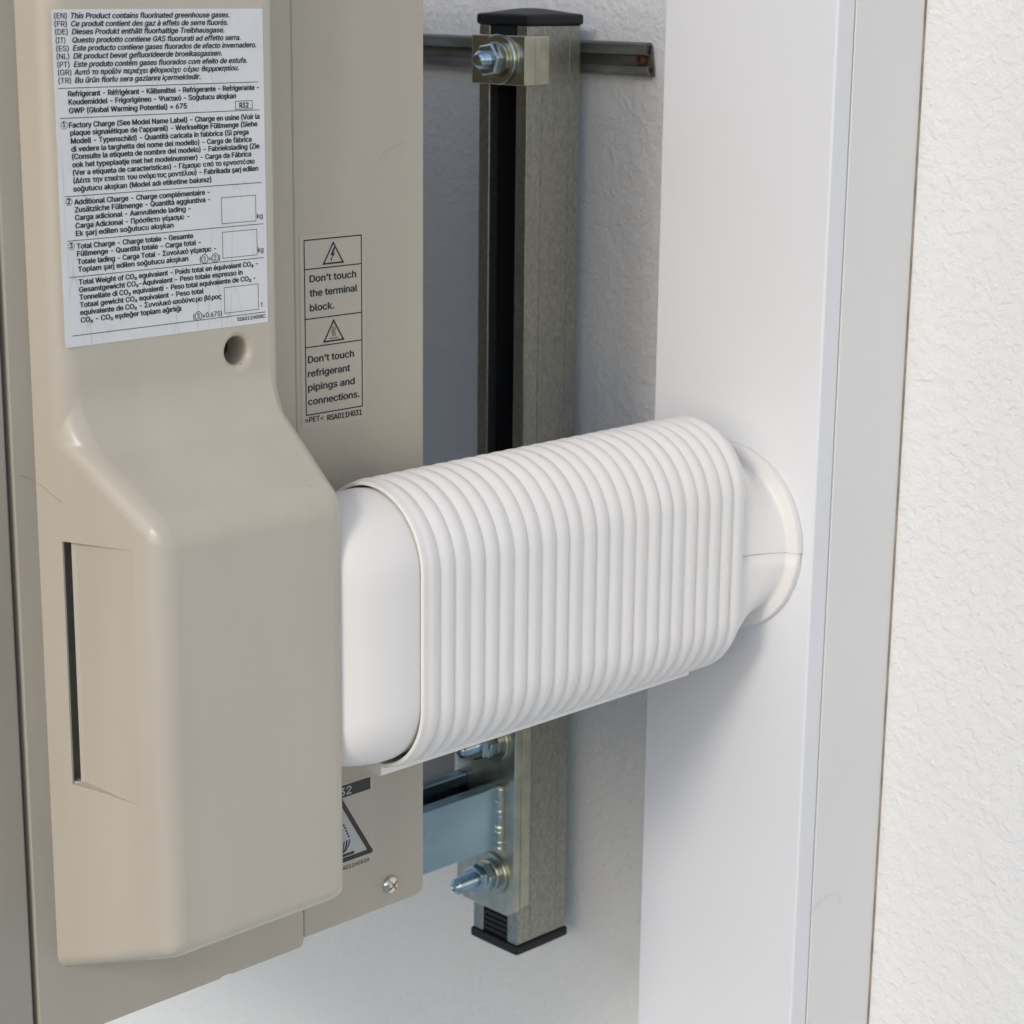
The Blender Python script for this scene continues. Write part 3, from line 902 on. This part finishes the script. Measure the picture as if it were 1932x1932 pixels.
# ================================================================== ribbed pipe cover
DC = (-0.7070, -0.2893)           # x, z of the axis
HW, HH = 0.0372, 0.0684
def stadium(cx, cz, hw, hh, n=24):
    """vertical stadium, starting at the right side, going up; 4*n points, evenly comparable between sections"""
    hw = max(hw, 1e-4); s = hh - hw
    pts = []
    for k in range(n * 2 + 1):
        a = pi * k / (n * 2)
        pts.append((cx + hw * cos(a), cz + s + hw * sin(a)))
    m_ = 6
    for k in range(1, m_):
        pts.append((cx - hw, cz + s - 2 * s * k / m_))
    for k in range(n * 2 + 1):
        a = pi + pi * k / (n * 2)
        pts.append((cx + hw * cos(a), cz - s + hw * sin(a)))
    for k in range(1, m_):
        pts.append((cx + hw, cz - s + 2 * s * k / m_))
    return pts
def loft(bm, secs, close_first=False, close_last=False):
    rings = [[bm.verts.new((p[0], y, p[1])) for p in pts] for y, pts in secs]
    for a, b in zip(rings, rings[1:]):
        n_ = len(a)
        for i in range(n_):
            bm.faces.new((a[i], b[i], b[(i + 1) % n_], a[(i + 1) % n_]))
    if close_first: bm.faces.new(rings[0])
    if close_last: bm.faces.new(rings[-1])
    return rings
dv = empty('ribbed_pipe_cover', (DC[0], 0.71, DC[1] - HH), 'white ribbed oval pipe cover bridging from the unit to the trunking', 'pipe cover')
Y0, Y1 = 0.6020, 0.8260
NR = 24
secs = []
for yy, o_ in ((0.640, -.0040), (Y0 + .004, -.0028), (Y0 + .0003, -.0026), (Y0, -.0021), (Y0, -.0014), (Y0 + .0003, -.0008)):
    secs.append((yy, stadium(*DC, HW + o_, HH + o_)))
pitch = (Y1 - Y0 - .003) / NR
for r_ in range(NR):
    ns = 10
    for k in range(ns):
        u = (k + .0) / ns
        s = abs(2 * u - 1)
        prof = 0.5 * (1 - s ** 2.2) + 0.5 * cos(pi / 2 * s) ** 1.1
        o_ = -0.0018 + 0.0018 * prof
        if r_ == 0 and u < .5: o_ = max(o_, -0.0006)
        secs.append((Y0 + .0015 + (r_ + u + .05 * sin(r_ * 2.4) * (0 < r_ < 23)) * pitch, stadium(*DC, HW + o_, HH + o_)))
for k in range(1, 9):
    a = k / 8 * pi / 2
    secs.append((Y1 - .0015 + .0040 * sin(a) - .0015, stadium(*DC, HW - .0012 - .0045 * (1 - cos(a)), HH - .0012 - .0045 * (1 - cos(a)))))
bm = BM(); loft(bm, secs, False, False)
obj('corrugated_sleeve', bm, M['white'], dv, smooth=50)
# smooth oval connection piece on the unit side
secs = []
for yy, ow, oh in ((0.520, -.0220, -.0180), (.558, -.0210, -.0170), (.5645, -.0170, -.0125), (.5665, -.0145, -.0105), (.5695, -.0110, -.0080), (.574, -.0070, -.0058), (.580, -.0038, -.0040), (.587, -.0019, -.0025), (.594, -.0012, -.0014), (.601, -.0013, -.0013), (.606, -.0024, -.0022), (.612, -.0030, -.0028), (.66, -.0045, -.0043)):
    secs.append((yy, stadium(DC[0], DC[1] + .0006, HW - .0014 + ow, HH - .0030 + oh * .85)))
bm = BM(); loft(bm, secs, True, True)
obj('connection_piece', bm, M['white'], dv, smooth=50)
# locking rail under the sleeve with its hooked half
bm = BM()
zc = DC[1] - HH
prism(bm, [(-0.7120, zc + .0035), (-0.7118, zc - .0026), (-0.7020, zc - .0034), (-0.7002, zc - .0028), (-0.7000, zc + .0036)], 'y', Y0 + .0005, 0.8190)
obj('locking_rail', bm, M['white'], dv, bevel=0.0005, seg=2)
bm = BM()
arc_o = [(-0.7185 + .0046 * cos(a), zc + .0010 + .0046 * sin(a)) for a in [radians(k) for k in range(95, 341, 18)]]
arc_i = [(-0.7185 + .0029 * cos(a), zc + .0010 + .0029 * sin(a)) for a in [radians(k) for k in range(340, 94, -18)]]
prism(bm, arc_o + arc_i, 'y', Y0 + .0015, 0.8185)
obj('hook_rail', bm, M['white'], dv, smooth=40)
bm = BM(); prism(bm, [(-0.7185 + .0018 * cos(k * pi / 6), zc + .0012 + .0018 * sin(k * pi / 6)) for k in range(12)], 'y', Y0 + .0012, 0.8185)
box(bm, -.7175, -.7115, Y0 + .0012, .8185, zc + .0004, zc + .0020)
obj('bead_rail', bm, M['white'], dv, smooth=40)
# round wall flange in two halves
def circ_pts(cx, cz, r, ref):
    """points of a circle at the same parameter as the stadium points"""
    n_ = len(ref); out = []
    for p in ref:
        a = math.atan2((p[1] - DC[1]) * HW / HH * 1.15, p[0] - DC[0])
        out.append((cx + r * cos(a), cz + r * sin(a)))
    return out
FC = (-0.7085, -0.2910)
ref = stadium(*DC, HW - .0035, HH - .0035)
def mix(P_, Q_, t_): return [(p[0] * (1 - t_) + q[0] * t_, p[1] * (1 - t_) + q[1] * t_) for p, q in zip(P_, Q_)]
C46 = circ_pts(*FC, .0447, ref)
secs = [(0.8200, ref), (0.8275, ref)]
circ_ = circ_pts(*FC, .0440, ref)
for k in range(1, 15):
    t_ = k / 14
    sz_ = 1 - (1 - t_) ** 2.0
    sx_q = t_ ** 1.5
    base = [(p[0] * (1 - sx_q) + q[0] * sx_q, p[1] * (1 - sz_) + q[1] * sz_) for p, q in zip(ref, circ_)]
    secs.append((0.8275 + (0.8500 - 0.8275) * t_, base))
for yy, r in ((.8508, .0444), (.8514, .0449), (.8518, .0456), (.8521, .0468), (.8526, .0505), (.8530, .0509), (.8538, .0512), (.8566, .0512)):
    secs.append((yy, circ_pts(*FC, r, ref)))
def half(name, sgn, lab_):
    bm = BM()
    loft(bm, secs, False, True)
    zs = FC[1] + (-.0002 if sgn > 0 else -.0005)
    geom = bm.verts[:] + bm.edges[:] + bm.faces[:]
    bmesh.ops.bisect_plane(bm, geom=geom, plane_co=(0, 0, zs), plane_no=(0, 0, 1), clear_inner=(sgn > 0), clear_outer=(sgn < 0))
    if sgn < 0:
        for v in bm.verts:
            v.co.x = FC[0] + (v.co.x - FC[0]) * .996
            v.co.y += .0002
    o = obj(name, bm, M['white'], dv, smooth=35); tag(o, lab_)
    so = o.modifiers.new('s', 'SOLIDIFY'); so.thickness = .0016; so.offset = -1
half('flange_half', 1, 'upper half of the round flange')
half('flange_half', -1, 'lower half of the round flange')

# ================================================================== stray hairs stuck to the surfaces
def hair(pts, label, r=.00005):
    P_ = [Vector(p) for p in pts]
    out = []
    n_ = len(P_)
    for i in range(n_ - 1):
        p0, p1, p2, p3 = P_[max(i - 1, 0)], P_[i], P_[i + 1], P_[min(i + 2, n_ - 1)]
        for k in range(6):
            t_ = k / 6
            out.append(0.5 * ((2 * p1) + (p2 - p0) * t_ + (2 * p0 - 5 * p1 + 4 * p2 - p3) * t_ ** 2 + (3 * p1 - p0 - 3 * p2 + p3) * t_ ** 3))
    out.append(P_[-1])
    bm = BM(); tube(bm, out, r)
    tag(obj('hair', bm, M['hair'], smooth=60), label, 'hair')
HX = UX + .0019
hair([(HX, .4505, -.2030), (HX, .4540, -.2040), (HX + .0006, .4585, -.2070), (-.7490, fl(-.7490) - .0002, -.2085), (-.7420, fl(-.7420) - .0002, -.2120), (-.7375, fl(-.7375) - .0003, -.2135)], 'thin dark hair clinging to the left flank of the unit cover')
hair([(UX + .0002, .6490, -.0850), (UX + .0002, .6540, -.0800), (UX + .0002, .6610, -.0775), (UX + .0002, .6660, -.0768)], 'short curved hair on the rear side panel above the warning sticker', .000035)
hair([(TX1 + .0003, .8690, -.4980), (TX1 + .0004, .8760, -.4935), (TX1 + .0004, .8860, -.4915), (TX1 + .0004, .8950, -.4945), (TX1 + .0004, .8965, -.5000)], 'fine looping hair on the side of the white trunking', .000035)
